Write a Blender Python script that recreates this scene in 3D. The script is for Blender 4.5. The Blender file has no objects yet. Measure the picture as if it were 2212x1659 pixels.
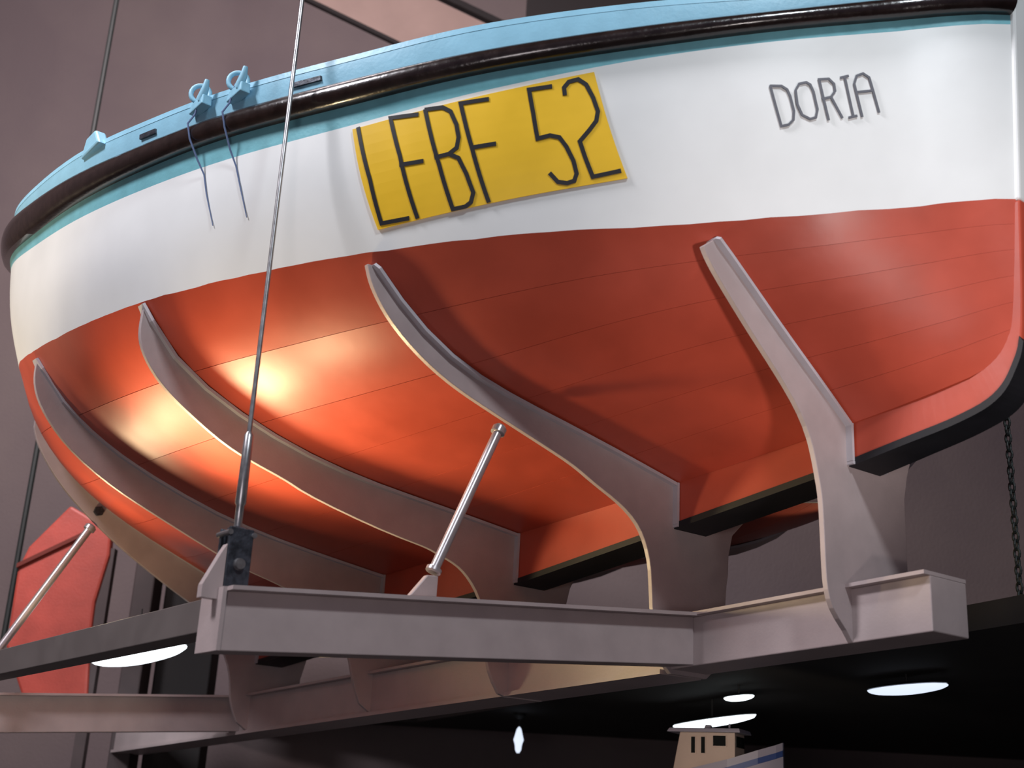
import bpy, bmesh, math, random
import numpy as np
from mathutils import Vector, Matrix
random.seed(4)
S = bpy.context.scene
COL = S.collection
# ---------------------------------------------------------------- camera
cam_d = bpy.data.cameras.new('camera'); cam = bpy.data.objects.new('camera', cam_d); COL.objects.link(cam)
R_ = Vector((-0.607759,-0.792453,0.051461)); D_ = Vector((0.227994,-0.236197,-0.944579)); W_ = Vector((0.760689,-0.562343,0.324226))
m = Matrix.Identity(4)
for i in range(3):
    m[i][0] = R_[i]; m[i][1] = -D_[i]; m[i][2] = -W_[i]
m[0][3], m[1][3], m[2][3] = -5.5087, 5.6571, 1.6366
cam.matrix_world = m
cam_d.sensor_width = 36; cam_d.lens = 2800.1*36/2212; cam_d.clip_end = 200
cam_d.dof.use_dof = True; cam_d.dof.focus_distance = 8.3; cam_d.dof.aperture_fstop = 1.6
S.camera = cam
# ---------------------------------------------------------------- light and exposure
S.view_settings.view_transform = 'Standard'; S.view_settings.look = 'None'
S.view_settings.exposure = 0.0; S.view_settings.gamma = 1.0
try: S.view_settings.use_curve_mapping = False
except Exception: pass
wd = bpy.data.worlds.new('hall_air'); S.world = wd; wd.use_nodes = True
wd.node_tree.nodes['Background'].inputs[0].default_value = (.50,.48,.74,1)
wd.node_tree.nodes['Background'].inputs[1].default_value = .12
def light(kind, name, loc, target, energy, color, size=.3, spot=None, blend=.5):
    d = bpy.data.lights.new(name, kind); o = bpy.data.objects.new(name, d); COL.objects.link(o)
    o.location = loc; d.energy = energy; d.color = color
    if kind == 'AREA': d.shape = 'DISK'; d.size = size
    else: d.shadow_soft_size = size
    if kind == 'SPOT': d.spot_size = math.radians(spot); d.spot_blend = blend
    o.rotation_euler = (Vector(target)-Vector(loc)).to_track_quat('-Z','Y').to_euler()
    return o
light('SPOT','bow_key_light',(-8.8,4.3,11.2),(-.8,1.2,4.8),2250,(.86,.94,1.0),.6,56,.5)
light('SPOT','bow_low_light',(-7.2,3.0,1.1),(-1.95,.6,4.2),900,(1.0,.91,.88),.35,27,.8)
light('AREA','port_soft_light',(1.5,11.5,12.5),(2,2.5,5),1430,(.96,.94,1.0),2.5)
light('SPOT','warm_floodlight',(2.95,2.62,2.82),(.7,2.2,4.3),360,(1.0,.80,.44),.30,120,.7)
light('SPOT','warm_forward_floodlight',(1.40,2.84,2.80),(.3,2.15,4.3),105,(1.0,.76,.42),.10,120,.7)
light('SPOT','warm_stern_floodlight',(5.2,2.62,2.82),(3.2,2.5,4.3),150,(1.0,.74,.42),.24,120,.8)
light('SPOT','warm_quarter_floodlight',(8.5,9.0,1.6),(4.0,3.0,5.7),1700,(1.0,.80,.54),.4,22,.5)
light('SPOT','small_boat_fill',(.6,-.2,2.2),(1.74,-1.9,2.3),45,(1.0,.86,.72),.1,50,.5)  # added fill without a fixture, brightens the small boat
light('SPOT','warm_bracket_spot',(4.7,2.7,2.75),(5.75,1.9,4.1),55,(1.0,.78,.42),.08,80,.6)
light('SPOT','starboard_warm_spot',(.5,-3.0,3.12),(.2,-1.2,3.9),45,(1.0,.80,.5),.05,36,.5)
light('AREA','low_port_fill',(-6.0,8.0,1.1),(0,1.5,4.0),110,(1.0,.90,.92),2.0)
light('SPOT','aft_arm_fill',(1.6,2.2,1.3),(5.9,2.1,2.45),110,(1.0,.88,.74),.15,34,.6)  # unseen light added to lift the aft arm's front face
light('AREA','hall_wall_light',(3.0,4.5,12.5),(11,0,9.5),1350,(1.0,.86,.88),3.0)
# ---------------------------------------------------------------- materials
def mat(name, col, rough=.5, metal=0., var=.0, scale=6., bump=0., bscale=40., coat=0., spec=.5, col2=None, emit=None):
    M = bpy.data.materials.new(name); M.use_nodes = True; nt = M.node_tree; b = nt.nodes['Principled BSDF']
    b.inputs['Base Color'].default_value = (*col,1); b.inputs['Roughness'].default_value = rough; b.inputs['Metallic'].default_value = metal
    b.inputs['Coat Weight'].default_value = coat; b.inputs['Coat Roughness'].default_value = .12; b.inputs['Specular IOR Level'].default_value = spec
    tc = nt.nodes.new('ShaderNodeTexCoord')
    if var or col2:
        n = nt.nodes.new('ShaderNodeTexNoise'); n.inputs['Scale'].default_value = scale; n.inputs['Detail'].default_value = 6
        nt.links.new(tc.outputs['Object'], n.inputs['Vector'])
        r = nt.nodes.new('ShaderNodeValToRGB'); nt.links.new(n.outputs['Fac'], r.inputs['Fac'])
        c2 = col2 or tuple(min(1,c*(1+var)) for c in col); c1 = col if col2 else tuple(c*(1-var) for c in col)
        r.color_ramp.elements[0].position = .35; r.color_ramp.elements[1].position = .68
        r.color_ramp.elements[0].color = (*c1,1); r.color_ramp.elements[1].color = (*c2,1)
        nt.links.new(r.outputs['Color'], b.inputs['Base Color'])
        mr = nt.nodes.new('ShaderNodeMapRange'); mr.inputs['To Min'].default_value = max(0,rough-.07); mr.inputs['To Max'].default_value = min(1,rough+.07)
        nt.links.new(n.outputs['Fac'], mr.inputs['Value']); nt.links.new(mr.outputs['Result'], b.inputs['Roughness'])
    if bump:
        n2 = nt.nodes.new('ShaderNodeTexNoise'); n2.inputs['Scale'].default_value = bscale; n2.inputs['Detail'].default_value = 5
        nt.links.new(tc.outputs['Object'], n2.inputs['Vector'])
        bp = nt.nodes.new('ShaderNodeBump'); bp.inputs['Strength'].default_value = bump; bp.inputs['Distance'].default_value = .02
        nt.links.new(n2.outputs['Fac'], bp.inputs['Height']); nt.links.new(bp.outputs['Normal'], b.inputs['Normal'])
    if emit:
        b.inputs['Emission Color'].default_value = (*emit[0],1); b.inputs['Emission Strength'].default_value = emit[1]
    return M
M_red = mat('red_antifouling', (.47,.068,.036), .42, var=.08, scale=3, bump=.06, bscale=7, spec=.55)
M_lining = mat('dark_seam', (.14,.02,.012), .8)
M_white = mat('white_topside_paint', (.78,.79,.78), .38, var=.03, scale=2, bump=.06, bscale=5)
M_teal = mat('teal_paint', (.19,.49,.56), .4, var=.08, scale=8, bump=.1)
M_blue = mat('light_blue_paint', (.28,.56,.72), .42, var=.05, scale=6, bump=.08)
M_rail = mat('varnished_dark_rail', (.018,.010,.009), .24, var=.3, scale=14, bump=.12, bscale=30, coat=.5)
M_keel_shade = mat('black_keel_shade', (.005,.005,.008), .6, var=.2)  # near black, shade of the keel's underside as a colour
M_steel = mat('lilac_grey_cradle_paint', (.43,.35,.345), .42, var=.06, scale=5, bump=.05, bscale=60)
M_rail2 = mat('side_rail_shade_tone', (.13,.11,.105), .5, var=.08, scale=5)  # cradle paint darkened: the side rail's shade is put into the colour
M_edge = mat('pale_rubber_cushion', (.50,.47,.50), .4, var=.05)
M_strut = mat('strut_grey_metal', (.45,.41,.42), .3, .5, var=.06)
M_galv = mat('galvanised_steel', (.36,.35,.36), .33, .8, var=.15, scale=30)
M_dark = mat('dark_fitting_steel', (.05,.055,.07), .45, .5, var=.4, scale=25, bump=.2)
M_yel = mat('yellow_plate', (.86,.52,.02), .42, var=.05, scale=3)
M_ink = mat('black_lettering', (.012,.012,.016), .45)
M_grey = mat('grey_lettering', (.10,.10,.12), .5)
M_cord = mat('grey_blue_cord', (.10,.14,.26), .8)
M_rope = mat('black_wire_rope', (.010,.014,.013), .6)
M_wall = mat('hall_wall_concrete', (.115,.088,.092), .85, scale=.35, col2=(.16,.125,.12), bump=.3, bscale=25)
M_ceil = mat('hall_ceiling', (.06,.05,.048), .9, var=.15, scale=1)
M_floor = mat('hall_floor', (.035,.033,.035), .6, var=.15, scale=2)
M_girder = mat('pale_girder', (.36,.25,.215), .7, var=.08, scale=1.2)
M_gdark = mat('dark_joint', (.018,.014,.014), .8)
M_deck = mat('boat_deck', (.22,.2,.18), .7, var=.1)
M_slab = mat('gallery_slab', (.03,.026,.024), .8, var=.15, scale=2)
M_trim = mat('gallery_edge_trim', (.30,.26,.22), .45)
M_lampw = mat('white_lamp_glass', (.8,.85,.9), .3, emit=((.86,.95,1.0), 4.0))
M_lampd = mat('dim_white_lamp_glass', (.8,.85,.9), .3, emit=((.72,.80,.95), 1.1))
M_lampy = mat('warm_lamp_glass', (.8,.7,.5), .3, emit=((1.0,.72,.36), 1.1))
M_house = mat('black_lamp_housing', (.02,.02,.02), .6)
M_red2 = mat('dull_red_rudder', (.42,.06,.04), .5, var=.12, scale=3, bump=.1)
M_column = mat('brown_column', (.07,.05,.05), .7, var=.1)
M_cabin = mat('cream_cabin_paint', (.52,.40,.33), .5, var=.05)
M_bluep = mat('blue_stripe_paint', (.03,.06,.20), .5)
M_hullg = mat('grey_model_hull', (.30,.28,.34), .5)
M_glass = mat('dark_window_glass', (.01,.012,.012), .15)
# ---------------------------------------------------------------- helpers
ORG = {}
OZ = 2.9
def empty(name, loc, label, cat, group=None):
    o = bpy.data.objects.new(name, None); COL.objects.link(o); o.location = loc; o.empty_display_size = .2
    o['label'] = label; o['category'] = cat
    if group: o['group'] = group
    ORG[o] = Vector(loc); return o
def tag(o, label=None, cat=None, group=None, kind=None):
    for k, v in (('label',label),('category',cat),('group',group),('kind',kind)):
        if v: o[k] = v
    return o
def obj(name, verts, faces, material, parent=None, org=None, smooth=False, bevel=0, recalc=True):
    """verts in world coordinates; the object's origin is its parent's base, or org"""
    base = ORG[parent] if parent is not None else Vector(org if org is not None else (0,0,0))
    me = bpy.data.meshes.new(name)
    me.from_pydata([tuple(Vector(v)-base) for v in verts], [], [tuple(f) for f in faces])
    if recalc:
        bm = bmesh.new(); bm.from_mesh(me); bmesh.ops.recalc_face_normals(bm, faces=bm.faces); bm.to_mesh(me); bm.free()
    me.materials.append(material)
    o = bpy.data.objects.new(name, me); COL.objects.link(o)
    if parent is not None: o.parent = parent
    else: o.location = base
    ORG[o] = base
    if smooth:
        for p in me.polygons: p.use_smooth = True
        try: me.set_sharp_from_angle(angle=math.radians(38))
        except Exception: pass
    if bevel:
        b = o.modifiers.new('bevel','BEVEL'); b.width = bevel; b.segments = 2; b.limit_method = 'ANGLE'; b.angle_limit = math.radians(40)
    return o
class G:
    def __init__(s): s.v = []; s.f = []
    def add(s, v, f):
        n = len(s.v); s.v += [Vector(p) for p in v]; s.f += [[i+n for i in q] for q in f]; return s
    def hexa(s, b, t):            # four bottom corners, four top corners
        return s.add(list(b)+list(t), [(0,1,2,3),(4,5,6,7),(0,1,5,4),(1,2,6,5),(2,3,7,6),(3,0,4,7)])
    def box(s, a, b):
        (x0,y0,z0),(x1,y1,z1) = a, b
        return s.hexa([(x0,y0,z0),(x1,y0,z0),(x1,y1,z0),(x0,y1,z0)],[(x0,y0,z1),(x1,y0,z1),(x1,y1,z1),(x0,y1,z1)])
    def obox(s, c, ax, ay, az):   # oriented box: centre, three half-axis vectors
        c, ax, ay, az = map(Vector, (c,ax,ay,az))
        return s.hexa([c-ax-ay-az,c+ax-ay-az,c+ax+ay-az,c-ax+ay-az],[c-ax-ay+az,c+ax-ay+az,c+ax+ay+az,c-ax+ay+az])
    def tube(s, pts, r, n=14, closed=False):
        pts = [Vector(p) for p in pts]; rr = r if isinstance(r,(list,tuple)) else [r]*len(pts)
        N = len(pts); vs = []; prev = None
        for i, p in enumerate(pts):
            a = pts[(i-1)%N] if (i or closed) else p; b = pts[(i+1)%N] if (i < N-1 or closed) else p
            t = (b-a).normalized()
            if prev is None:
                u = t.orthogonal().normalized()
            else: u = (prev - t*prev.dot(t)).normalized()
            prev = u; w = t.cross(u)
            vs += [p+(u*math.cos(2*math.pi*k/n)+w*math.sin(2*math.pi*k/n))*rr[i] for k in range(n)]
        fs = []
        for i in range(N if closed else N-1):
            j = (i+1)%N
            fs += [(i*n+k, i*n+(k+1)%n, j*n+(k+1)%n, j*n+k) for k in range(n)]
        if not closed: fs += [list(range(n)), list(range((N-1)*n, N*n))]
        return s.add(vs, fs)
    def prism(s, poly, d):        # polygon (3D points) extruded by vector d
        n = len(poly); d = Vector(d); poly = [Vector(p) for p in poly]
        return s.add(poly+[p+d for p in poly], [list(range(n)), list(range(n,2*n))]+[(i,(i+1)%n,(i+1)%n+n,i+n) for i in range(n)])
    def sweep(s, secs, caps=True): # list of equal-length closed section loops
        n = len(secs[0]); vs = [p for q in secs for p in q]; fs = []
        for i in range(len(secs)-1):
            fs += [(i*n+k, i*n+(k+1)%n, (i+1)*n+(k+1)%n, (i+1)*n+k) for k in range(n)]
        if caps: fs += [list(range(n)), list(range((len(secs)-1)*n, len(secs)*n))]
        return s.add(vs, fs)
    def make(s, name, m, parent=None, **k): return obj(name, s.v, s.f, m, parent, **k)
Z0 = OZ
# ---------------------------------------------------------------- the hall
h = Vector((.8041,-.5945,0)); sd = Vector((-.5945,-.8041,0)); C0 = Vector((-5.5087,5.6571,0))
def hall(d, s_, z): 
    p = C0 + h*d + sd*s_; return (p.x, p.y, z)
def slab_box(d0, d1, s0, s1, z0, z1):
    return G().hexa([hall(d0,s0,z0),hall(d1,s0,z0),hall(d1,s1,z0),hall(d0,s1,z0)],[hall(d0,s0,z1),hall(d1,s0,z1),hall(d1,s1,z1),hall(d0,s1,z1)])
tag(slab_box(-8,19,-13,13,-.2,0).make('floor', M_floor), kind='structure')
tag(slab_box(18.6,19,-13,13,0,17).make('wall_back', M_wall), kind='structure')
tag(slab_box(-8,18.6,-13.4,-13,0,17).make('wall_left', M_wall), kind='structure')
tag(slab_box(-8,18.6,13,13.4,0,17).make('wall_right', M_wall), kind='structure')
tag(slab_box(-8,19,-13,13,17,17.2).make('ceiling', M_ceil), kind='structure')
# inclined girder across the back wall with its dark joints, and the dark beam end beside it
def onw(s_, z, d): return Vector(hall(d, s_, z))
def slanted(s0,z0,s1,z1,th,d0,d1):      # slanting member of depth th (measured down)
    return G().hexa([onw(s0,z0-th,d0),onw(s1,z1-th,d0),onw(s1,z1-th,d1),onw(s0,z0-th,d1)],[onw(s0,z0,d0),onw(s1,z1,d0),onw(s1,z1,d1),onw(s0,z0,d1)])
g = empty('ceiling_girder', hall(18.3,-.8,14.2), 'pale pinkish girder slanting across the top of the back wall', 'girder')
slanted(-5.8,16.72,9.0,9.623,1.14,18.52,18.6).make('web', M_girder, g)
slanted(-5.8,15.60,9.0,8.503,.07,18.5,18.6).make('lower_joint', M_gdark, g)
slanted(-5.8,16.90,9.0,9.803,.12,18.45,18.6).make('upper_joint', M_gdark, g)
g = empty('roof_truss', hall(18.2,1.0,14.5), 'dark brown truss corner above the bulwark at the top of the frame', 'truss')
slanted(-.1,14.6,3.2,15.3,.9,17.6,18.0).make('bottom_chord', M_gdark, g)
slanted(-1.2,16.9,3.0,15.3,.5,17.4,17.6).make('diagonal', M_column, g)
# ---------------------------------------------------------------- gallery along the back, seen from below
g = empty('gallery', (9,-8,3.3), 'dark gallery slab running low behind the cradle, with small lamps under it', 'gallery')
a = Vector((9.25,-4.0,2.9)); b = Vector((2.63,-2.215,2.9)); dr = (b-a).normalized(); b2 = b+dr*5
fa = Vector(hall(18.5,-4.6,2.9)); fb = Vector(hall(18.5,9.5,2.9)); up = Vector((0,0,.16))
G().prism([a,b2,Vector(hall(6.5,12.9,2.9)),Vector(hall(18.5,12.9,2.9)),fa],up).make('slab', M_slab, g)
# ---------------------------------------------------------------- columns behind the stern
for (s0,s1,z1,d,label) in ((-4.22,-3.98,5.2,14.9,'brown column behind the red rudder, left of the darker one'),(-3.95,-3.3,5.3,15.3,'wide dark column behind the outer cradle bracket')):
    o = slab_box(d,d+.4,s0,s1,0,z1).make('column', M_column if s0<-4 else M_gdark, None, org=hall(d,(s0+s1)/2,0), bevel=.02)
    tag(o, label, 'column')
# ---------------------------------------------------------------- red rudder of a boat further back
rp = [(-4.95,4.86),(-4.44,4.60),(-4.42,4.31),(-4.50,3.78),(-4.49,3.40),(-4.42,2.7),(-5.12,2.7),(-5.40,3.25),(-5.42,4.10),(-5.34,4.36)]
g = empty('red_rudder', hall(14.5,-4.9,0), 'dull red rudder blade behind the outer bracket at the far left', 'rudder')
poly = [onw(s_,z,14.5) for s_, z in rp]
G().prism(poly, h*.14).make('blade', M_red2, g, bevel=.03)
G().prism([onw(-5.42,4.16,14.46),onw(-4.75,4.55,14.46),onw(-4.75,4.50,14.46),onw(-5.42,4.11,14.46)], h*.05).make('crease_strap', M_lining, g)
slab_box(14.54,14.66,-4.50,-4.38,0,4.4).make('stock', M_column, g)
# ---------------------------------------------------------------- lamps
def lamp(p0, p1, w, t, m, label, drop=9, hang=True):
    p0, p1 = Vector(p0), Vector(p1); c = (p0+p1)/2; ax = (p1-p0)/2; az = Vector((0,0,1)); ay = az.cross(ax).normalized()*w
    g = empty('hanging_lamp', c, label, 'lamp', 'lamps glowing in the hall')
    secs = []; sh = []
    for i in range(17):
        a = -1+2*i/16; k = math.sqrt(max(0,1-a*a))*.97+.03
        secs.append([c+ax*a+ay*math.cos(q)*k-az*abs(math.sin(q))*t*k if math.sin(q)<0 else c+ax*a+ay*math.cos(q)*k+az*math.sin(q)*t*.15*k for q in [2*math.pi*j/16 for j in range(16)]])
        sh.append([c+ax*a*1.0+ay*.96*math.cos(q)*k+az*(t*.15+max(0,math.sin(q))*t*.55*k) for q in [2*math.pi*j/16 for j in range(16)]])
    G().sweep(secs).make('diffuser', m, g, smooth=True)
    G().sweep(sh).make('housing', M_house, g, smooth=True)
    if hang: G().tube([c+az*t*.4, c+az*drop], .008, 6).make('suspension_wire', M_house, g)
    return g
def near(p, k): return tuple(Vector((-5.5087,5.6571,1.6366)).lerp(Vector(p), k))
lamp((8.68,.61,3.13),(6.27,.64,3.13),.20,.11,M_lampw,'brightest white lamp, glowing below the red rudder at left', drop=.45)
lamp((2.55,-2.79,2.80),(2.12,-2.66,2.80),.07,.035,M_lampw,'tiny white lamp just above the small fishing boat', drop=.10)
lamp((1.08,-2.87,2.80),(.24,-2.66,2.80),.14,.05,M_lampd,'bluish white lamp low at the right, under the spine end', drop=.10)
lamp((4.10,-3.67,2.68),(2.55,-3.17,2.70),.10,.05,M_lampw,'white lamp directly behind the roof of the small boat', drop=.2)
lamp((6.45,-.20,3.26),(5.86,-1.06,3.26),.26,.10,M_lampy,'warm lamp hidden behind the lower edge of the front cradle arm', drop=.2, hang=False)
# pendant below
g = empty('pendant_lamp', (6.65,-3.7,2.47), 'little white pendant bulb under a dark cap, low centre', 'lamp')
def pz(z): return 1.6366+(z-1.6366)*1.35
G().tube([(6.65,-3.7,2.9),(6.65,-3.7,2.87),(6.65,-3.7,2.83)],[.07,.075,.03],14).make('cap', M_house, g)
G().tube([(6.65,-3.7,2.84),(6.65,-3.7,pz(2.455))],.005,6).make('cord', M_house, g)
secz = [(2.46,.006),(2.44,.02),(2.41,.028),(2.38,.036),(2.35,.044),(2.33,.036),(2.31,.030),(2.27,.026),(2.245,.012)]
G().tube([(6.65,-3.7,pz(z)) for z,_ in secz],[r*1.35 for _,r in secz],14).make('bulb', M_lampd, g, smooth=True)
# ---------------------------------------------------------------- ropes
o = G().tube([(9.90,1.26,16.9),(9.90,1.26,0.02)],.034,8).make('wire_rope', M_rope, None, org=(9.9,1.26,0)); tag(o,'black wire rope running straight down behind the stern at left','rope')
ch = G()
for i in range(252):
    z = 16.95-.055*i; c = Vector((-.90,-1.85,z)); ring = []
    ax = Vector((1,0,0)) if i%2 else Vector((0,1,0))
    for k in range(10):
        a = 2*math.pi*k/10; ring.append(c+ax*math.cos(a)*.019+Vector((0,0,1))*math.sin(a)*.034)
    ch.tube(ring,.009,6,closed=True)
o = ch.make('chain', M_rope, None, org=(-.9,-1.85,3.07)); tag(o,'black chain hanging below the bow at the right edge','chain')
# ---------------------------------------------------------------- hull tables
# ---- hull lines: stations (x) and half-breadth / height tables, z measured from the spine top (OZ added later)
OZ = 2.9
SX = [-1.9,-1.6,-1.14,-.5,.2,1.0,1.8,2.7,3.6,4.3,4.9,5.75,6.4,6.9]
CY = [.42,.8,1.26,1.93,2.47,2.87,3.09,3.18,3.2,3.1,2.93,2.60,2.15,1.5]
CZ = [1.895,1.83,1.78,1.72,1.67,1.65,1.68,1.74,1.80,1.92,2.05,2.25,2.42,2.56]
BY = [.55,1.0,1.55,2.2,2.68,3.02,3.2,3.31,3.33,3.28,3.14,2.82,2.36,1.7]
BZ = [2.89,2.79,2.67,2.49,2.37,2.36,2.41,2.49,2.585,2.70,2.84,3.08,3.27,3.42]
RBZ = [2.945,2.84,2.72,2.58,2.485,2.49,2.535,2.60,2.67,2.77,2.91,3.15,3.34,3.49]
RTZ = [3.06,2.94,2.83,2.70,2.625,2.63,2.69,2.80,2.92,3.04,3.19,3.42,3.60,3.75]
AZ = [3.16,3.04,2.96,2.85,2.765,2.78,2.85,2.96,3.05,3.14,3.28,3.52,3.70,3.85]
# bottom sections at five ribs, garboard to waterline
RS = {
 -1.14:[(.13,.93),(.36,1.11),(.62,1.30),(.89,1.51),(1.17,1.73),(1.26,1.78)],
 .2:[(.13,.83),(.74,.96),(1.19,1.045),(1.5,1.10),(1.82,1.185),(2.05,1.305),(2.25,1.45),(2.42,1.62),(2.47,1.67)],
 1.8:[(.13,.74),(.77,.815),(1.22,.86),(1.6,.91),(2.05,1.01),(2.28,1.09),(2.62,1.23),(2.88,1.39),(3.0,1.5),(3.09,1.68)],
 3.6:[(.14,.65),(.86,.745),(1.3,.81),(1.76,.92),(2.15,1.055),(2.41,1.15),(2.67,1.28),(2.93,1.46),(3.10,1.63),(3.2,1.80)],
 5.75:[(.13,.62),(.63,.78),(.89,.9),(1.26,1.04),(1.62,1.20),(1.94,1.37),(2.15,1.53),(2.32,1.70),(2.51,1.94),(2.60,2.25)]}
NB = 24
def resample(p, n):
    p = np.array(p, float); s = np.r_[0, np.cumsum(np.linalg.norm(np.diff(p, axis=0), axis=1))]
    t = np.linspace(0, s[-1], n + 1)
    q = np.c_[np.interp(t, s, p[:,0]), np.interp(t, s, p[:,1])]
    for _ in range(4):
        q[1:-1] = .25*q[:-2] + .5*q[1:-1] + .25*q[2:]
    return q
def pchip(xs, ys, x):
    xs = np.asarray(xs, float); ys = np.asarray(ys, float)
    h = np.diff(xs); d = np.diff(ys)/h
    m = np.zeros(len(xs)); m[0] = d[0]; m[-1] = d[-1]
    for i in range(1, len(xs)-1):
        m[i] = (d[i-1]*h[i] + d[i]*h[i-1])/(h[i-1]+h[i])
    i = int(np.clip(np.searchsorted(xs, x) - 1, 0, len(xs)-2))
    t = (x - xs[i])/h[i]
    return ((1+2*t)*(1-t)**2*ys[i] + t*(1-t)**2*h[i]*m[i] + t*t*(3-2*t)*ys[i+1] + t*t*(t-1)*h[i]*m[i+1])
r4 = resample(RS[-1.14], NB)
def scaled(base, d, c):
    b0, b1 = base[0], base[-1]
    return np.c_[d[0] + (base[:,0]-b0[0])*(c[0]-d[0])/(b1[0]-b0[0]), d[1] + (base[:,1]-b0[1])*(c[1]-d[1])/(b1[1]-b0[1])]
r0 = resample(RS[5.75], NB)
KX = [-1.9,-1.6,-1.14,.2,1.8,3.6,5.75,6.4,6.9]
KS = [scaled(r4,(.10,1.03),(.42,1.895)), scaled(r4,(.12,.98),(.8,1.83)), r4, resample(RS[.2],NB), resample(RS[1.8],NB), resample(RS[3.6],NB), r0,
      scaled(r0,(.10,.98),(2.15,2.42)), scaled(r0,(.08,1.5),(1.5,2.56))]
def line(name, x):
    return {'C':lambda:(pchip(SX,CY,x),pchip(SX,CZ,x)),'B':lambda:(pchip(SX,BY,x),pchip(SX,BZ,x)),
            'RB':lambda:(pchip(SX,BY,x)+.02,pchip(SX,RBZ,x)),'RT':lambda:(pchip(SX,BY,x)+.035,pchip(SX,RTZ,x)),
            'A':lambda:(pchip(SX,BY,x)+.05,pchip(SX,AZ,x))}[name]()
def bottom_section(x):
    q = np.array([(pchip(KX,[s[k][0] for s in KS],x), pchip(KX,[s[k][1] for s in KS],x)) for k in range(NB+1)])
    c = line('C', x); w = np.linspace(0,1,NB+1)[:,None]**2
    return q + (np.array(c)-q[-1])*w
def topside(x, f):               # f: 0 at the waterline, 1 at the teal line
    c, b = np.array(line('C',x)), np.array(line('B',x))
    p = c + (b-c)*f; p[0] += .035*math.sin(math.pi*f)*min(1,(x+2.2)); return p
# ---------------------------------------------------------------- the boat hull
boat = empty('fishing_boat', (2.5,0,Z0+.2), 'large wooden fishing boat, white above and red below, held up in the grey cradle', 'boat')
XC = [round(-1.9+.1*i,3) for i in range(89)]
def stem(z):                     # stem face x and half width at height z (spine frame)
    return (float(np.interp(z,[.80,.90,1.03,1.25,1.9,3.3],[-1.9,-2.0,-2.10,-2.17,-2.22,-2.29])), .065)
def stern_x(z): return float(np.interp(z,[.6,1.0,1.6,2.3,3.9],[6.95,7.0,7.12,7.25,7.42]))
def full(fn, zstem, zrise):      # extend a line fn(x)->(y,z) to stem and stern
    y0, z0 = fn(-1.9); xs, ys = stem(zstem); pts = []
    for i in range(5):
        t = i/5; pts.append((xs+(-1.9-xs)*t, ys+(y0-ys)*(t**.85), zstem+(z0-zstem)*t))
    for x in XC: y, z = fn(x); pts.append((x,y,z))
    y1, z1 = fn(6.9); xe = stern_x(z1)
    for i in range(1,8):
        a = math.pi/2*i/7; pts.append((6.9+(xe-6.9)*math.sin(a), y1*math.cos(a), z1+zrise*math.sin(a)))
    return [(x,y,z+Z0) for x,y,z in pts]
_secs = {x: bottom_section(x) for x in XC}
_stemz = np.linspace(1.10, 1.94, NB+1)
bottom_rows = [full(lambda x,k=k: tuple(_secs[x][k]) if x in _secs else tuple(bottom_section(x)[k]), float(_stemz[k]), .12) for k in range(NB+1)]
rng = random.Random(3)
wob = [rng.uniform(-.004,.004) for _ in range(80)]
bottom_rows[NB] = [(x,y,z+wob[i%80]) for i,(x,y,z) in enumerate(bottom_rows[NB])]
NT = 8
top_rows = [full(lambda x,f=i/NT: tuple(topside(x,f)), 1.94+(2.965-1.94)*i/NT, .06) for i in range(NT+1)]
top_rows[0] = bottom_rows[NB]
def lrow(n, zs): return full(lambda x: line(n,x), zs, .06)
rB, rRB, rRT, rA = top_rows[NT], lrow('RB',3.02), lrow('RT',3.15), lrow('A',3.27)
def mir(rows, s): return rows if s > 0 else [[(x,-y,z) for x,y,z in r] for r in rows]
def smooth_cols(row, m=3):       # denser columns for a smooth outline
    out = []
    n = len(row)
    for i in range(n-1):
        p0,p1,p2,p3 = (Vector(row[max(i-1,0)]),Vector(row[i]),Vector(row[i+1]),Vector(row[min(i+2,n-1)]))
        for k in range(m):
            t = k/m; out.append(tuple(.5*((2*p1)+(p2-p0)*t+(2*p0-5*p1+4*p2-p3)*t*t+(3*p1-p0-3*p2+p3)*t**3)))
    out.append(tuple(row[-1])); return out
def skin(name, rows, m, side, thick=.02, parent=boat, dense=1):
    rows = [smooth_cols(r, dense) if dense > 1 else r for r in mir(rows, side)]
    n = len(rows[0]); nr = len(rows)
    vs = [Vector(p) for r in rows for p in r]; inner = []
    for j in range(nr):
        for i in range(n):
            a = Vector(rows[j][min(i+1,n-1)])-Vector(rows[j][max(i-1,0)]); b = Vector(rows[min(j+1,nr-1)][i])-Vector(rows[max(j-1,0)][i])
            q = a.cross(b); q = q.normalized() if q.length > 1e-9 else Vector((0,side,0))
            if q.dot(Vector((0,side,-.2)))<0: q = -q
            inner.append(vs[j*n+i]-q*thick)
    N = len(vs); f = []
    for j in range(nr-1):
        for i in range(n-1):
            a,b,c,d = j*n+i, j*n+i+1, (j+1)*n+i+1, (j+1)*n+i
            f += [(a,b,c,d),(a+N,d+N,c+N,b+N)]
    for i in range(n-1):
        f += [(i,i+N,i+1+N,i+1),((nr-1)*n+i,(nr-1)*n+i+1,(nr-1)*n+i+1+N,(nr-1)*n+i+N)]
    for j in range(nr-1):
        f += [(j*n,(j+1)*n,(j+1)*n+N,j*n+N),(j*n+n-1,j*n+n-1+N,(j+1)*n+n-1+N,(j+1)*n+n-1)]
    return obj(name, vs+inner, f, m, parent, smooth=True)
def lerp(a, b, t): return [tuple(Vector(p).lerp(Vector(q),t)) for p,q in zip(a,b)]
NS = 6
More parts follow.
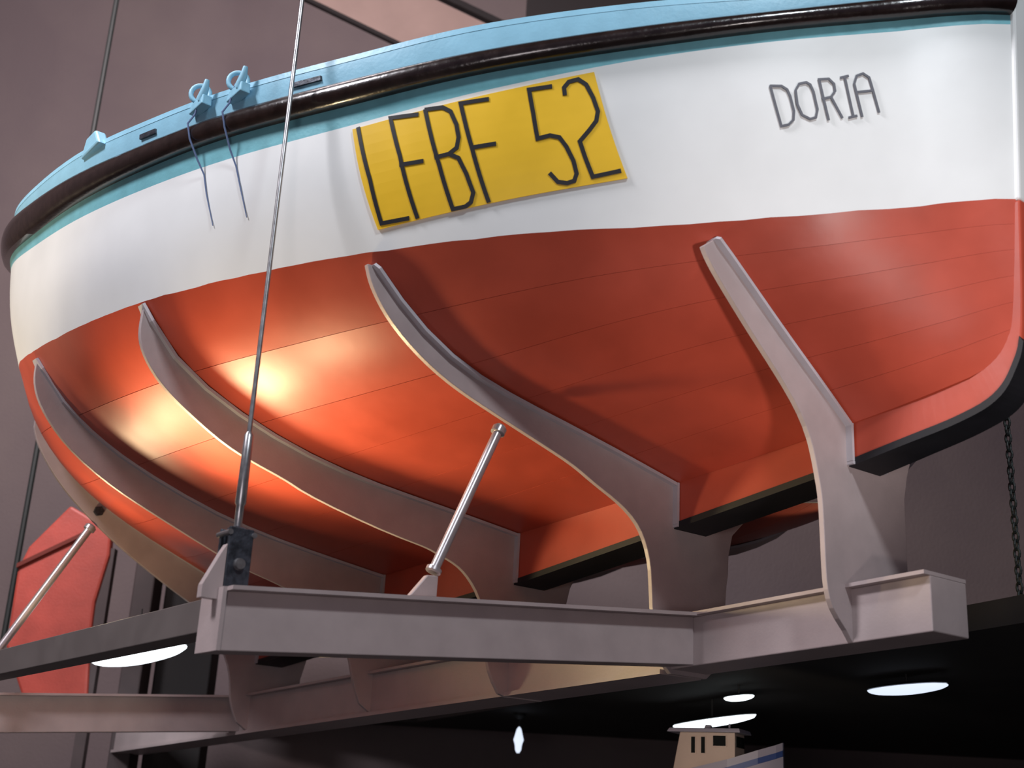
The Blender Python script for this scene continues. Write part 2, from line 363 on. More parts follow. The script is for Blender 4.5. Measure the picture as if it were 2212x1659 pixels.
for s in (1,-1):
    for k in range(NS):
        a = k*NB//NS; b = (k+1)*NB//NS
        rows = [r for r in bottom_rows[a:b+1]]
        if k: rows[0] = lerp(rows[0], rows[1], .025)
        skin('hull_plank', rows, M_red, s, .025)
    lin = [[(x,max(y-.03,0),z+.03) for x,y,z in r] for r in bottom_rows]
    skin('plank_lining', lin[::2], M_lining, s, .01)
    skin('topside', top_rows, M_white, s, .03)
    skin('teal_band', [rB, lerp(rB,rRB,.5), rRB, lerp(rRB,rRT,.6)], M_teal, s, .03)
    skin('bulwark', [[(x,max(y-.02,0),z-.02) for x,y,z in rRT], lerp(rRT,rA,.5), rA], M_blue, s, .045)
    # half-round rub rail
    secs = []
    for P, Q in zip(smooth_cols(rRB,2), smooth_cols(rRT,2)):
        P, Q = Vector(P), Vector(Q); c = (P+Q)/2; hh = (Q-P).length/2; y = 1
        i_ = len(secs); out = Vector((0,1,0)); secs.append((c,(Q-P).normalized(),hh))
    loops = []
    for i,(c,up,hh) in enumerate(secs):
        a = secs[max(i-1,0)][0]; b = secs[min(i+1,len(secs)-1)][0]; t = (b-a).normalized(); o_ = t.cross(up).normalized()
        if o_.dot(Vector((.3*(c.x-2.5),max(c.y,.05)*3,0)))<0: o_ = -o_
        lp = [c-up*hh*1.0-o_*.03] + [c+up*hh*math.sin(q)+o_*.085*math.cos(q)**.7 for q in [-math.pi/2+math.pi*k/9 for k in range(1,9)]] + [c+up*hh*1.0-o_*.03]
        loops.append([Vector((p.x,p.y*s,p.z)) for p in lp])
    G().sweep(loops).make('rub_rail', M_rail, boat, smooth=True)
    # capping on the bulwark
    loops = []
    ra = smooth_cols(rA,2)
    for x,y,z in ra:
        yy = max(y-.02,0); loops.append([(x,(yy-.06)*s,z-.005),(x,(yy+.022)*s,z-.005),(x,(yy+.022)*s,z+.03),(x,(yy-.06)*s,z+.03)])
    G().sweep(loops).make('capping', M_blue, boat, smooth=True)
    tr = smooth_cols(rRB,1)
# deck
vs = []; f = []
for x,y,z in rRB: vs += [(x,y-.03,z),(x,-(y-.03),z)]
for i in range(len(rRB)-1): f.append((2*i,2*i+1,2*i+3,2*i+2))
obj('deck', vs, f, M_deck, boat)
# keel and stem
kp = [((6.95,.62),(6.95,1.3),.09),((6.3,.16),(6.3,.95),.11),((5.75,.09),(5.75,.72),.13),((3.6,.265),(3.6,.70),.13),((1.8,.40),(1.8,.79),.13),((.2,.568),(.2,.88),.13),((-1.14,.717),(-1.14,.98),.125),
      ((-1.5,.775),(-1.5,1.03),.115),((-1.82,.83),(-1.74,1.09),.10),((-2.03,.90),(-1.9,1.2),.09),((-2.14,1.03),(-1.98,1.35),.08),((-2.205,1.25),(-2.04,1.5),.075),((-2.245,1.93),(-2.1,1.93),.07)]
def cat(P, m):
    out = []
    for i in range(len(P)-1):
        q = [P[max(i-1,0)],P[i],P[i+1],P[min(i+2,len(P)-1)]]
        for k in range(m):
            t = k/m; out.append(tuple(.5*(2*q[1][c]+(q[2][c]-q[0][c])*t+(2*q[0][c]-5*q[1][c]+4*q[2][c]-q[3][c])*t*t+(3*q[1][c]-q[0][c]-3*q[2][c]+q[3][c])*t**3) for c in range(len(q[0]))))
    return out+[tuple(P[-1])]
_f = cat([(a[0],a[1],b_[0],b_[1],w) for a,b_,w in kp[6:]], 5)
kp = kp[:6]+[((a,b_),(c_,d_),w) for a,b_,c_,d_,w in _f]
def kloop(o,i,w): 
    return [(o[0],-w,o[1]+Z0),(o[0],w,o[1]+Z0),(i[0],w,i[1]+Z0),(i[0],-w,i[1]+Z0)]
G().sweep([kloop(*k) for k in kp]).make('keel', M_red, boat, bevel=.012)
G().sweep([kloop(*k) for k in (((-2.245,1.93),(-2.1,1.93),.07),((-2.28,2.6),(-2.13,2.6),.065),((-2.315,3.30),(-2.16,3.30),.06))]).make('stem', M_white, boat, bevel=.012)
sh = []
for i,(o,inn,w) in enumerate(kp[1:-6]):
    n_ = Vector((inn[0]-o[0],0,inn[1]-o[1])).normalized(); n_ = n_ if i > 14 else Vector((0,0,1)).lerp(n_,max(0,(i-8)/6)).normalized()
    lo = Vector((o[0],0,o[1]+Z0))-n_*.028; hi = Vector((o[0],0,o[1]+Z0))+n_*.012; ww = w+.008
    sh.append([(lo.x,-ww,lo.z),(lo.x,ww,lo.z),(hi.x,ww,hi.z),(hi.x,-ww,hi.z)])
G().sweep(sh).make('keel_underside_shade', M_keel_shade, boat)  # thin black strip painting in the shade under the keel
# stern rubbing: rudder post of the boat itself
G().hexa([(6.95,-.07,Z0+.58),(7.1,-.07,Z0+.58),(7.1,.07,Z0+.58),(6.95,.07,Z0+.58)],[(7.05,-.07,Z0+2.0),(7.22,-.07,Z0+2.0),(7.22,.07,Z0+2.0),(7.05,.07,Z0+2.0)]).make('sternpost', M_red, boat, bevel=.01)
# ---- number plate and lettering lie on the topside
def on_side(x, f, off=.0):
    y,z = topside(x,f); y1,z1 = topside(x+.01,f); y2,z2 = topside(x,f+.01)
    a = Vector((.01,y1-y,z1-z)); b = Vector((0,y2-y,z2-z)); q = a.cross(b).normalized()
    if q.y<0: q = -q
    return Vector((x,y,z+Z0))+q*off
# the skin is faceted between rows: the plate rides a little proud of it
nx_, nf_ = 28, 10; vs = []; f = []
TL,TR,BR,BL = (.159,.955),(-.893,.965),(-.933,.285),(.112,.150)
for off in (.012,.002):
    for j in range(nf_+1):
        for i in range(nx_+1):
            u, v = i/nx_, j/nf_
            x = (TL[0]*(1-u)+TR[0]*u)*(1-v)+(BL[0]*(1-u)+BR[0]*u)*v; ff = (TL[1]*(1-u)+TR[1]*u)*(1-v)+(BL[1]*(1-u)+BR[1]*u)*v
            vs.append(on_side(x,ff,off))
M1 = nx_+1; N_ = M1*(nf_+1)
for j in range(nf_):
    for i in range(nx_):
        a = j*M1+i; f += [(a,a+1,a+1+M1,a+M1),(a+N_,a+M1+N_,a+1+M1+N_,a+1+N_)]
for i in range(nx_): f += [(i,i+N_,i+1+N_,i+1),(nf_*M1+i,nf_*M1+i+1,nf_*M1+i+1+N_,nf_*M1+i+N_)]
for j in range(nf_): f += [(j*M1,(j+1)*M1,(j+1)*M1+N_,j*M1+N_),(j*M1+nx_,j*M1+nx_+N_,(j+1)*M1+nx_+N_,(j+1)*M1+nx_)]
plate = obj('number_plate', vs, f, M_yel, boat); plate['label'] = 'yellow registration plate with black characters'
TXT = {"plate": [[0.1592, 0.9752], [-0.8934, 0.9784], [-0.9331, 0.3211], [0.112, 0.1495]], "num": [[[[0.1265, 0.9535], [0.092, 0.5196], [0.0856, 0.1904], [-0.0463, 0.1955]]], [[[-0.1738, 0.9338], [-0.0411, 0.9622], [-0.069, 0.6483], [-0.0853, 0.1883]], [[-0.0628, 0.5838], [-0.1699, 0.5776]]], [[[-0.2091, 0.9557], [-0.2881, 0.9404], [-0.3208, 0.8968], [-0.3399, 0.7886], [-0.3417, 0.6945], [-0.3267, 0.6246], [-0.2886, 0.591], [-0.2261, 0.5848]], [[-0.2886, 0.591], [-0.3254, 0.5509], [-0.3437, 0.4338], [-0.3525, 0.3005], [-0.3319, 0.2406], [-0.3041, 0.2166], [-0.2486, 0.2107], [-0.2384, 0.5208], [-0.2091, 0.9557]]], [[[-0.4849, 0.923], [-0.3685, 0.9372], [-0.3903, 0.5874], [-0.4032, 0.2271]], [[-0.3889, 0.6048], [-0.4868, 0.603]]], [[[-0.7326, 0.9221], [-0.6478, 0.93], [-0.6511, 0.7614], [-0.6504, 0.5919], [-0.6976, 0.6004], [-0.7303, 0.5795], [-0.7482, 0.5135], [-0.7611, 0.42], [-0.7604, 0.3407], [-0.745, 0.299], [-0.7175, 0.2889], [-0.6851, 0.3025], [-0.6653, 0.3606]]], [[[-0.7769, 0.8498], [-0.7778, 0.8976], [-0.7978, 0.9303], [-0.833, 0.9351], [-0.8584, 0.8918], [-0.8761, 0.7978], [-0.8847, 0.7082], [-0.873, 0.6505], [-0.8415, 0.5978], [-0.8, 0.537], [-0.8055, 0.431], [-0.8136, 0.3119], [-0.9155, 0.3316]]]], "name": [[[[-1.4911, 0.7341], [-1.5061, 0.4954], [-1.5305, 0.5008], [-1.5487, 0.5256], [-1.555, 0.5754], [-1.5505, 0.6599], [-1.5437, 0.7034], [-1.5274, 0.7269], [-1.4911, 0.7341]]], [[[-1.6074, 0.7353], [-1.5842, 0.7297], [-1.5702, 0.6943], [-1.5694, 0.6102], [-1.5793, 0.5485], [-1.6024, 0.522], [-1.6207, 0.5285], [-1.6296, 0.5732], [-1.6254, 0.6761], [-1.6187, 0.7194], [-1.6074, 0.7353]]], [[[-1.6588, 0.5093], [-1.6479, 0.746], [-1.6772, 0.7453], [-1.691, 0.7132], [-1.6913, 0.671], [-1.6767, 0.6386], [-1.6491, 0.6305]], [[-1.6767, 0.6386], [-1.7011, 0.5152]]], [[[-1.7259, 0.7505], [-1.7352, 0.5169]], [[-1.7135, 0.7457], [-1.7372, 0.7536]], [[-1.7213, 0.5124], [-1.7461, 0.52]]], [[[-1.7616, 0.5133], [-1.7516, 0.7045], [-1.7619, 0.7501], [-1.7818, 0.7614], [-1.7983, 0.7356], [-1.8047, 0.6598], [-1.8137, 0.531]], [[-1.7554, 0.6554], [-1.806, 0.6578]]]], "cords": [[[1.1681, 0.9199], [1.1353, 0.7332], [1.0879, 0.4465]], [[0.9072, 0.906], [0.8667, 0.688], [0.8361, 0.4437]]]}
def stroke(g, pts, w, off0, off1):
    # flat painted stroke of half width w following the side
    P = []
    for i in range(len(pts)-1):
        a, b = pts[i], pts[i+1]; n = max(1,int(math.hypot(a[0]-b[0],(a[1]-b[1])*.7)/.03))
        for k in range(n): P.append((a[0]+(b[0]-a[0])*k/n, a[1]+(b[1]-a[1])*k/n))
    P.append(pts[-1])
    loops = []
    W3 = [on_side(x,f_,off0) for x,f_ in P]
    for i,(x,f_) in enumerate(P):
        c = on_side(x,f_,off0); c1 = on_side(x,f_,off1); nn = (c1-c).normalized()
        a = W3[i]-W3[i-1] if i else W3[1]-W3[0]; b = W3[i+1]-W3[i] if i < len(P)-1 else a
        a = a.normalized(); b = b.normalized(); t = (a+b); t = t.normalized() if t.length > .3 else b
        sd_ = t.cross(nn).normalized(); kk = min(1.5, 1/max(.6, sd_.dot(a.cross(nn).normalized())))
        c0 = c - t*(w*.3 if i==0 else 0) + t*(w*.3 if i==len(P)-1 else 0); cc = c1 + (c0-c)
        loops.append([c0-sd_*w*kk, c0+sd_*w*kk, cc+sd_*w*kk, cc-sd_*w*kk])
    g.sweep(loops)
for strokes in TXT['num']:
    g = G()
    for st in strokes: stroke(g, st, .0115, .0125, .0165)
    o = g.make('letter', M_ink, boat); 
for strokes in TXT['name']:
    g = G()
    for st in strokes: stroke(g, st, .0062, .004, .010)
    g.make('name_letter', M_grey, boat)
# bulwark fittings
def wl(x, t):                    # a point on the bulwark, t 0 rail top .. 1 capping
    y, z = line('RT',x); y2, z2 = line('A',x); return Vector((x, y+(y2-y)*t, z+(z2-z)*t+Z0))
for x0,x1 in ((1.68,1.86),(.33,.52)):
    g = G(); lp = []
    for x in (x0, (x0+x1)/2, x1):
        p = wl(x,.42); q = wl(x,.62); lp.append([p+Vector((0,.012,0)), q+Vector((0,.012,0)), q-Vector((0,.03,0)), p-Vector((0,.03,0))])
    G().sweep(lp).make('drain_slot', M_dark, boat)
for x in (1.22,.90):
    c = wl(x,1.0)+Vector((0,.015,.055))
    ring = [c+Vector((.03*math.cos(a),.048*math.cos(a),.058*math.sin(a))) for a in [2*math.pi*k/20 for k in range(20)]]
    r_ = G().tube(ring,.015,10,closed=True).make('fairlead_ring', M_blue, boat, smooth=True)
    G().tube([c+Vector((-.07,.02,-.085)),c+Vector((-.12,.02,-.02)),c+Vector((-.13,.02,.03))],[.028,.022,.014],10).make('fairlead_horn', M_blue, boat, smooth=True)
    G().hexa([c+Vector(v) for v in ((-.13,-.03,-.13),(.06,-.03,-.13),(.06,.035,-.13),(-.13,.035,-.13))],[c+Vector(v) for v in ((-.12,-.03,-.06),(.05,-.03,-.06),(.05,.03,-.06),(-.12,.03,-.06))]).make('fairlead_base', M_blue, boat, bevel=.008)
c = wl(2.55,1.0)
G().hexa([c+Vector(v) for v in ((-.22,-.05,-.04),(.12,-.05,-.04),(.12,.03,-.04),(-.22,.03,-.04))],[c+Vector(v) for v in ((-.10,-.05,.10),(.06,-.05,.10),(.06,.03,.10),(-.10,.03,.10))]).make('cleat', M_blue, boat, bevel=.015)
for k, xx in enumerate((1.19,.90)):
    pts = [wl(xx,.95)+Vector((0,.03,.04)), wl(xx,.3)+Vector((0,.06,0))]
    yb, zb = line('RT',xx); pts += [Vector((xx,yb+.10,zb+Z0-.03)), Vector((xx,line('RB',xx)[0]+.09,line('RB',xx)[1]+Z0+.02))]
    x1, f1 = TXT['cords'][k][0]; 
    pts += [Vector((x1+.01,line('B',xx)[0]+.05,line('B',xx)[1]+Z0+.03))]+[on_side(a_,b_,.008) for a_,b_ in TXT['cords'][k]]
    G().tube(pts,[.006]*4+[.006,.005,.004,.003],8).make('hanging_cord', M_cord, boat, smooth=True)
# ---------------------------------------------------------------- cradle
cr = empty('boat_cradle', (2.5,0,Z0-.4), 'lilac grey steel cradle of curved brackets carrying the big boat', 'cradle')
def tz(x): return Z0 -.0365*x
def spine_pt(x, y, dz): return (x, y, tz(x)+dz)
for_h = lambda x: .30 + .0045*x
def beam_lo(x): return -for_h(x)
x0,x1 = -1.645, 9.0
G().hexa([spine_pt(x0,-.15,beam_lo(0)),spine_pt(x1,-.15,beam_lo(x1)),spine_pt(x1,.15,beam_lo(x1)),spine_pt(x0,.15,beam_lo(0))],
         [spine_pt(x0,-.15,-.02),spine_pt(x1,-.15,-.02),spine_pt(x1,.15,-.02),spine_pt(x0,.15,-.02)]).make('spine_beam', M_steel, cr, bevel=.006)
G().hexa([spine_pt(x0,-.15,-.02),spine_pt(x1,-.15,-.02),spine_pt(x1,.20,-.02),spine_pt(x0,.20,-.02)],
         [spine_pt(x0,-.15,0),spine_pt(x1,-.15,0),spine_pt(x1,.20,0),spine_pt(x0,.20,0)]).make('spine_flange', M_steel, cr)
G().hexa([spine_pt(.26,-.175,beam_lo(0)-.03),spine_pt(x1,-.175,beam_lo(x1)-.03),spine_pt(x1,.175,beam_lo(x1)-.03),spine_pt(.26,.175,beam_lo(0)-.03)],
         [spine_pt(.26,-.175,beam_lo(0)-.001),spine_pt(x1,-.175,beam_lo(x1)-.001),spine_pt(x1,.175,beam_lo(x1)-.001),spine_pt(.26,.175,beam_lo(0)-.001)]).make('spine_lower_flange', M_steel, cr)
def arm(xj, side, L, Hh):
    z = tz(xj); ex = Vector((.0699,side,-.0857)); st = Vector((xj,.15*side,z)); w = Vector((.22,0,0)); dn = Vector((0,0,-Hh))
    a = st; b = st+ex*L
    top = Vector((0,0,-.02))
    G().hexa([a+dn,a+dn+w,b+dn+w,b+dn],[a+top,a+top+w,b+top+w,b+top]).make('arm', M_steel, cr, bevel=.005)
    fl = Vector((-.075,0,0))
    G().hexa([a+top+fl,a+top+w-fl,b+top+w-fl,b+top+fl],[a+fl,a+w-fl,b+w-fl,b+fl]).make('arm_flange', M_steel, cr)
    e = b + Vector((0,.0,0))
    G().hexa([b+dn+fl*.2,b+dn+w,b+dn+w+ex*.02,b+dn+ex*.02+fl*.2],[b+fl*.2,b+w,b+w+ex*.02,b+ex*.02+fl*.2]).make('end_plate', M_steel, cr)
    return b
eb = arm(0,1,2.90,.30); arm(5.9,1,3.0,.325)
for s in (1,):
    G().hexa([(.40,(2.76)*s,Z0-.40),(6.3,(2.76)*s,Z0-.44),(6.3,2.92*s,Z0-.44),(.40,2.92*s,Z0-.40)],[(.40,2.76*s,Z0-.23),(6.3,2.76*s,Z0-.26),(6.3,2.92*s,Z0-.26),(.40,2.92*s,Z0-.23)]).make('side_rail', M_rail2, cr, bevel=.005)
RIB = [('r4', -1.143, 0.717, [(1.17, 1.726), (1.158, 1.718), (1.063, 1.648), (0.97, 1.575), (0.878, 1.503), (0.785, 1.43), (0.692, 1.358), (0.599, 1.287), (0.504, 1.216), (0.409, 1.146), (0.315, 1.075), (0.223, 1.003), (0.13, 0.93)], [(1.252, 1.65), (1.204, 1.573), (1.084, 1.452), (0.876, 1.256), (0.692, 1.096), (0.503, 0.905), (0.42, 0.735), (0.381, 0.565), (0.359, 0.468), (0.349, 0.162), (0.341, -0.007), (0.291, -0.132), (0.2, -0.2), (0.15, -0.26)]), ('r3', 0.203, 0.568, [(2.42, 1.619), (2.396, 1.595), (2.24, 1.453), (2.07, 1.328), (1.885, 1.227), (1.688, 1.153), (1.483, 1.101), (1.275, 1.059), (1.066, 1.021), (0.857, 0.981), (0.649, 0.94), (0.441, 0.896), (0.234, 0.852), (0.135, 0.83)], [(2.466, 1.604), (2.437, 1.519), (2.377, 1.425), (2.273, 1.308), (2.088, 1.174), (1.868, 1.064), (1.644, 0.99), (1.415, 0.921), (1.179, 0.851), (0.94, 0.778), (0.8, 0.707), (0.598, 0.629), (0.44, 0.527), (0.356, 0.387), (0.311, 0.224), (0.318, 0.033), (0.31, -0.1), (0.26, -0.25), (0.15, -0.34)]), ('r2', 1.818, 0.403, [(3.086, 1.67), (3.019, 1.572), (2.839, 1.383), (2.616, 1.241), (2.372, 1.13), (2.119, 1.04), (1.86, 0.969), (1.598, 0.915), (1.332, 0.875), (1.065, 0.844), (0.798, 0.816), (0.531, 0.786), (0.264, 0.755), (0.135, 0.739)], [(3.089, 1.566), (3.088, 1.475), (3.059, 1.383), (2.983, 1.271), (2.864, 1.157), (2.704, 1.055), (2.475, 0.924), (2.251, 0.839), (1.963, 0.761), (1.849, 0.707), (1.241, 0.568), (0.902, 0.521), (0.811, 0.491), (0.653, 0.446), (0.541, 0.377), (0.419, 0.237), (0.36, 0.05), (0.35, -0.1), (0.31, -0.3), (0.22, -0.39), (0.15, -0.41)]), ('r1', 3.611, 0.265, [(3.166, 1.756), (3.117, 1.689), (2.929, 1.485), (2.705, 1.318), (2.459, 1.185), (2.2, 1.077), (1.935, 0.983), (1.666, 0.902), (1.392, 0.836), (1.116, 0.785), (0.837, 0.743), (0.559, 0.705), (0.28, 0.668), (0.135, 0.65)], [(3.167, 1.717), (3.166, 1.615), (3.127, 1.481), (3.021, 1.329), (2.822, 1.138), (2.5, 0.948), (2.167, 0.81), (1.589, 0.583), (1.315, 0.495), (1.062, 0.44), (0.78, 0.33), (0.55, 0.16), (0.42, 0.02), (0.369, -0.077), (0.329, -0.253), (0.25, -0.389), (0.15, -0.45)]), ('r0', 5.75, 0.09, [(2.507, 2.001), (2.453, 1.899), (2.301, 1.695), (2.117, 1.517), (1.91, 1.366), (1.686, 1.239), (1.453, 1.128), (1.216, 1.027), (0.977, 0.93), (0.738, 0.832), (0.498, 0.741), (0.253, 0.659), (0.135, 0.62)], [(2.505, 1.841), (2.467, 1.736), (2.372, 1.588), (2.185, 1.374), (1.95, 1.181), (1.704, 1.007), (1.395, 0.819), (0.957, 0.583), (0.831, 0.525), (0.62, 0.32), (0.44, 0.1), (0.37, -0.1), (0.35, -0.3), (0.26, -0.47), (0.15, -0.54)])]
for name, x, notch, up, outp in RIB:
    # plate
    k_ = [i for i,p in enumerate(outp) if p[0] < .34][0]
    port = cat(outp[:k_+1],3)[:-1]+list(outp[k_:])            # tip -> foot
    for _ in range(3): port = [port[0]]+[tuple((port[i-1][c]+2*port[i][c]+port[i+1][c])/4 for c in (0,1)) for i in range(1,len(port)-2)]+port[-2:]
    star = []                    # the far side carries a slimmer wing of the same curve
    for (y,z),(y2,z2) in zip(up[:-1],up[1:]):
        t = Vector((y2-y,z2-z)).normalized(); w_ = .04+.04*min(1,(up[0][0]-y)/1.0); n_ = Vector((t.y,-t.x)); n_ = -n_ if n_.y > 0 else n_
        if y > .46: star.append((y+n_.x*w_, z+n_.y*w_))
    star += [(.38,notch+.02),(.345,notch-.12)]+[(y,z) for y,z in port if y <= .345 and z < notch-.15]
    outl = [(y,z) for y,z in reversed(port)] + [(y,z-.012) for y,z in up] + [(.142,notch),(-.142,notch)] + [(-y,z-.012) for y,z in reversed(up)] + [(-y,z) for y,z in star]
    outl = [(y,z) for y,z in outl]
    G().prism([(x-.014,y,z+Z0) for y,z in outl],(.034,0,0)).make('rib_plate', M_steel, cr, bevel=.004)
    for s in (1,-1):
        loops = []
        pts = [(y,z) for y,z in up]
        for i,(y,z) in enumerate(pts):
            a = pts[max(i-1,0)]; b = pts[min(i+1,len(pts)-1)]; t = Vector((b[0]-a[0],b[1]-a[1])).normalized(); n2 = Vector((t.y,-t.x))
            if n2.y > 0: n2 = -n2
            for_ = []
            wdt = .055 if 0 < i else .035
            for (dx,dn) in ((-wdt,.004),(wdt,.004),(wdt,.024),(-wdt,.024)): for_.append((x+.003+dx,(y+n2.x*dn)*s,z+n2.y*dn+Z0))
            loops.append(for_)
        G().sweep(loops).make('rib_cushion', M_edge, cr, smooth=False)
        G().box((x-.055,.134*s if s>0 else -.152,notch+Z0),(x+.06,.152 if s>0 else -.134,up[-1][1]+Z0)).make('keel_cheek', M_edge, cr)
    G().box((x-.055,-.15,notch+Z0-.018),(x+.06,.15,notch+Z0-.001)).make('keel_seat', M_edge, cr)
# struts
def strut(a, b, r, name='strut'):
    a, b = Vector(a), Vector(b); u = (b-a).normalized(); L = (b-a).length
    G().tube([a+u*.02,a+u*(L-.02)],r,16).make(name, M_strut, cr, smooth=True)
    G().tube([a,a+u*.015,a+u*.05,a+u*.055],[r*1.05,r*1.5,r*1.5,r*1.02],16).make('strut_collar', M_strut, cr, smooth=True)
    c = b-u*.02
    G().tube([c-u*.03,c-u*.025,c-u*.005,c],[r*1.05,r*1.55,r*1.55,r*1.1],16).make('strut_collar', M_strut, cr, smooth=True)
    # forked foot flaring towards the beam
    sd_ = Vector((0,1,-.0857)).normalized(); 
    G().hexa([b+u*.13-sd_*.085+Vector((-.02,0,0)),b+u*.13+sd_*.085+Vector((-.02,0,0)),b+u*.13+sd_*.085+Vector((.02,0,0)),b+u*.13-sd_*.085+Vector((.02,0,0))],
             [b-sd_*.035+Vector((-.02,0,0)),b+sd_*.035+Vector((-.02,0,0)),b+sd_*.035+Vector((.02,0,0)),b-sd_*.035+Vector((.02,0,0))]).make('strut_foot', M_steel, cr, bevel=.006)
strut((.2,1.50,Z0+.90),(.2,1.90,Z0-.02),.028)
strut((5.75,1.86,Z0+1.08),(5.85,2.55,Z0-.28),.034)
# bolt head on the aft bracket
G().tube([(5.70,1.83,Z0+1.21),(5.745,1.83,Z0+1.21)],[.045,.045],6).make('bolt', M_dark, cr)
# ---------------------------------------------------------------- suspension rod with its clevis at the arm end
def hanger(x, y, zb, label, top=16.9):
    g = empty('suspension_rod', (x,y,zb), label, 'rod')
    for dx in (-.05,.05):
        G().hexa([(x+dx-.01,y-.065,zb),(x+dx+.01,y-.065,zb),(x+dx+.01,y+.065,zb),(x+dx-.01,y+.065,zb)],
                 [(x+dx-.01,y-.065,zb+.30),(x+dx+.01,y-.065,zb+.30),(x+dx+.01,y+.065,zb+.30),(x+dx-.01,y+.065,zb+.30)]).make('clevis_plate', M_dark, g, bevel=.006)
    G().tube([(x-.085,y,zb+.12),(x-.06,y,zb+.12),(x+.06,y,zb+.12),(x+.085,y,zb+.12)],[.026,.030,.030,.026],16).make('clevis_pin', M_galv, g, smooth=True)
    G().box((x-.04,y-.04,zb+.20),(x+.04,y+.04,zb+.31)).make('eye_block', M_dark, g, bevel=.01)
    for dy in (-.075,.075): G().tube([(x-.07,y+dy*.85,zb+.27),(x+.07,y+dy*.85,zb+.27)],.014,10).make('bolt', M_galv, g)
    G().tube([(x,y,zb+.29),(x,y,zb+.42),(x,y,zb+.43),(x,y,zb+.78),(x,y,zb+.80)],[.020,.020,.027,.024,.014],16).make('turnbuckle', M_galv, g, smooth=True)
    G().tube([(x,y,zb+.78),(x,y,top)],.0125,12).make('rod', M_galv, g, smooth=True)
    G().prism([(x-.06,y+.068,zb-.06),(x-.06,y+.17,zb-.06),(x-.06,y+.17,zb+.0),(x-.06,y+.09,zb+.17),(x-.06,y+.068,zb+.21)],(.05,0,0)).make('gusset', M_steel, g)
hanger(.31,2.98,Z0-.245,'long steel rod with a dark clevis at the near end of the front arm')
# ---------------------------------------------------------------- small fishing boat on its stand, low at the right
sc = Vector((1.74,-1.90,2.36)); fx = (Vector((-.5945,-.8041,0))*math.cos(math.radians(28)) - h*math.sin(math.radians(28))).normalized(); fy = Vector((0,0,1)).cross(fx).normalized()
if fy.dot(h) > 0: fy = -fy       # fy points at the viewer's side
def L(x,y,z): return sc + fx*x + fy*y + Vector((0,0,z))
sb = empty('small_fishing_boat', L(0,0,-.45), 'small fishing boat with a cream wheelhouse and blue sheer stripe, low at the right', 'boat')
def sweepL(st):                   # st: x, half-width, z-low, z-high
    return [[L(x,-w*.55,zl),L(x,w*.55,zl),L(x,w,(zl+zh)/2),L(x,w,zh),L(x,-w,zh),L(x,-w,(zl+zh)/2)] for x,w,zl,zh in st]
G().sweep(sweepL([(-.50,.14,-.46,-.32),(-.4,.17,-.47,-.31),(-.2,.19,-.46,-.265),(.1,.18,-.44,-.19),(.32,.12,-.42,-.115),(.44,.05,-.36,-.07),(.48,.012,-.30,-.05)])).make('hull', M_hullg, sb, smooth=True)
def strip(za,zb,m,name,o):
    st = [(-.50,.14,-.32),(-.4,.17,-.31),(-.2,.19,-.265),(.1,.18,-.19),(.32,.12,-.115),(.44,.05,-.07),(.48,.012,-.05)]
    for s in (1,-1):
        G().sweep([[L(x,(w+o)*s,z+za),L(x,(w+o)*s,z+zb),L(x,(w-.01)*s,z+zb),L(x,(w-.01)*s,z+za)] for x,w,z in st]).make(name, m, sb)
strip(-.055,-.012,M_bluep,'sheer_stripe',.008); strip(-.012,.045,M_hullg,'bulwark',.004)
wx0,wx1,wy = -.30,.14,.12
G().hexa([L(wx0-.07,-wy,-.3),L(wx1,-wy,-.3),L(wx1,wy,-.3),L(wx0-.07,wy,-.3)],[L(wx0-.0,-wy,.055),L(wx1,-wy,.055),L(wx1,wy,.055),L(wx0,wy,.055)]).make('wheelhouse', M_cabin, sb, bevel=.006)
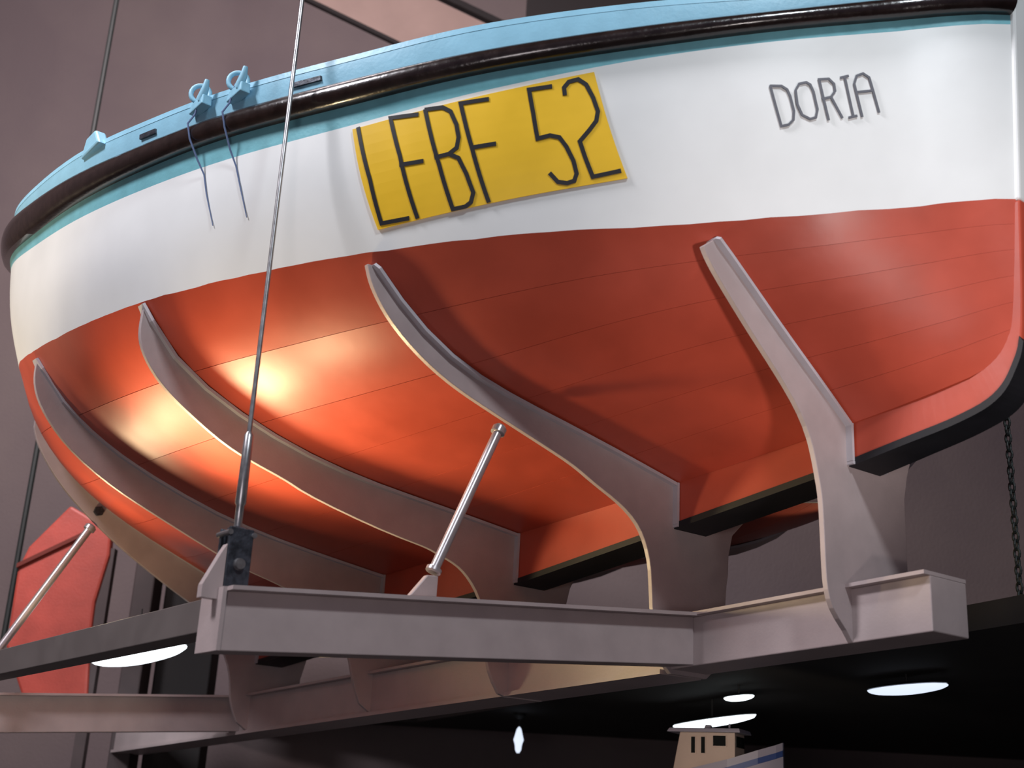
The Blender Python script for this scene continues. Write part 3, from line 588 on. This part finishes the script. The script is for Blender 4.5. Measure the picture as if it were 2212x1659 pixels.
G().hexa([L(wx0-.10,-wy-.03,.055),L(wx1+.05,-wy-.03,.055),L(wx1+.05,wy+.03,.055),L(wx0-.10,wy+.03,.055)],[L(wx0-.08,-wy-.02,.085),L(wx1+.04,-wy-.02,.085),L(wx1+.04,wy+.02,.085),L(wx0-.08,wy+.02,.085)]).make('roof', M_hullg, sb, bevel=.005)
for s in (1,-1):
    for a,b,c,d in ((-.205,-.175,-.10,.02),(-.125,-.095,-.10,.02),(-.03,.07,-.045,.03)):
        f_ = G().hexa([L(a-.008,wy*s,c-.008),L(b+.008,wy*s,c-.008),L(b+.008,(wy+.006)*s,c-.008),L(a-.008,(wy+.006)*s,c-.008)],[L(a-.008,wy*s,d+.008),L(b+.008,wy*s,d+.008),L(b+.008,(wy+.006)*s,d+.008),L(a-.008,(wy+.006)*s,d+.008)]).make('window_frame', M_cabin, sb)
        G().hexa([L(a,wy*s,c),L(b,wy*s,c),L(b,(wy+.009)*s,c),L(a,(wy+.009)*s,c)],[L(a,wy*s,d),L(b,wy*s,d),L(b,(wy+.009)*s,d),L(a,(wy+.009)*s,d)]).make('window_pane', M_glass, sb)
for a,b in ((-.095,-.01),(.01,.095)):
    G().hexa([L(wx1,a,-.05),L(wx1+.008,a,-.05),L(wx1+.008,b,-.05),L(wx1,b,-.05)],[L(wx1,a,.03),L(wx1+.008,a,.03),L(wx1+.008,b,.03),L(wx1,b,.03)]).make('window_pane', M_glass, sb)
G().hexa([L(-.14,-.03,.085),L(-.08,-.03,.085),L(-.08,.03,.085),L(-.14,.03,.085)],[L(-.13,-.02,.12),L(-.09,-.02,.12),L(-.09,.02,.12),L(-.13,.02,.12)]).make('roof_box', M_hullg, sb, bevel=.004)
G().tube([L(.06,0,.08),L(.06,0,.13)],.008,8).make('roof_light', M_hullg, sb)
st_ = empty('display_stand', (sc.x,sc.y,0), 'dark display stand under the small fishing boat', 'stand')
G().tube([(sc.x,sc.y,0),(sc.x,sc.y,.03),(sc.x,sc.y,.04),(sc.x,sc.y,1.93)],[.3,.3,.05,.05],20).make('post', M_dark, st_)
G().hexa([L(-.25,-.1,-.52),L(.2,-.1,-.52),L(.2,.1,-.52),L(-.25,.1,-.52)],[L(-.25,-.12,-.44),L(.2,-.12,-.44),L(.2,.12,-.44),L(-.25,.12,-.44)]).make('bearer', M_dark, st_)
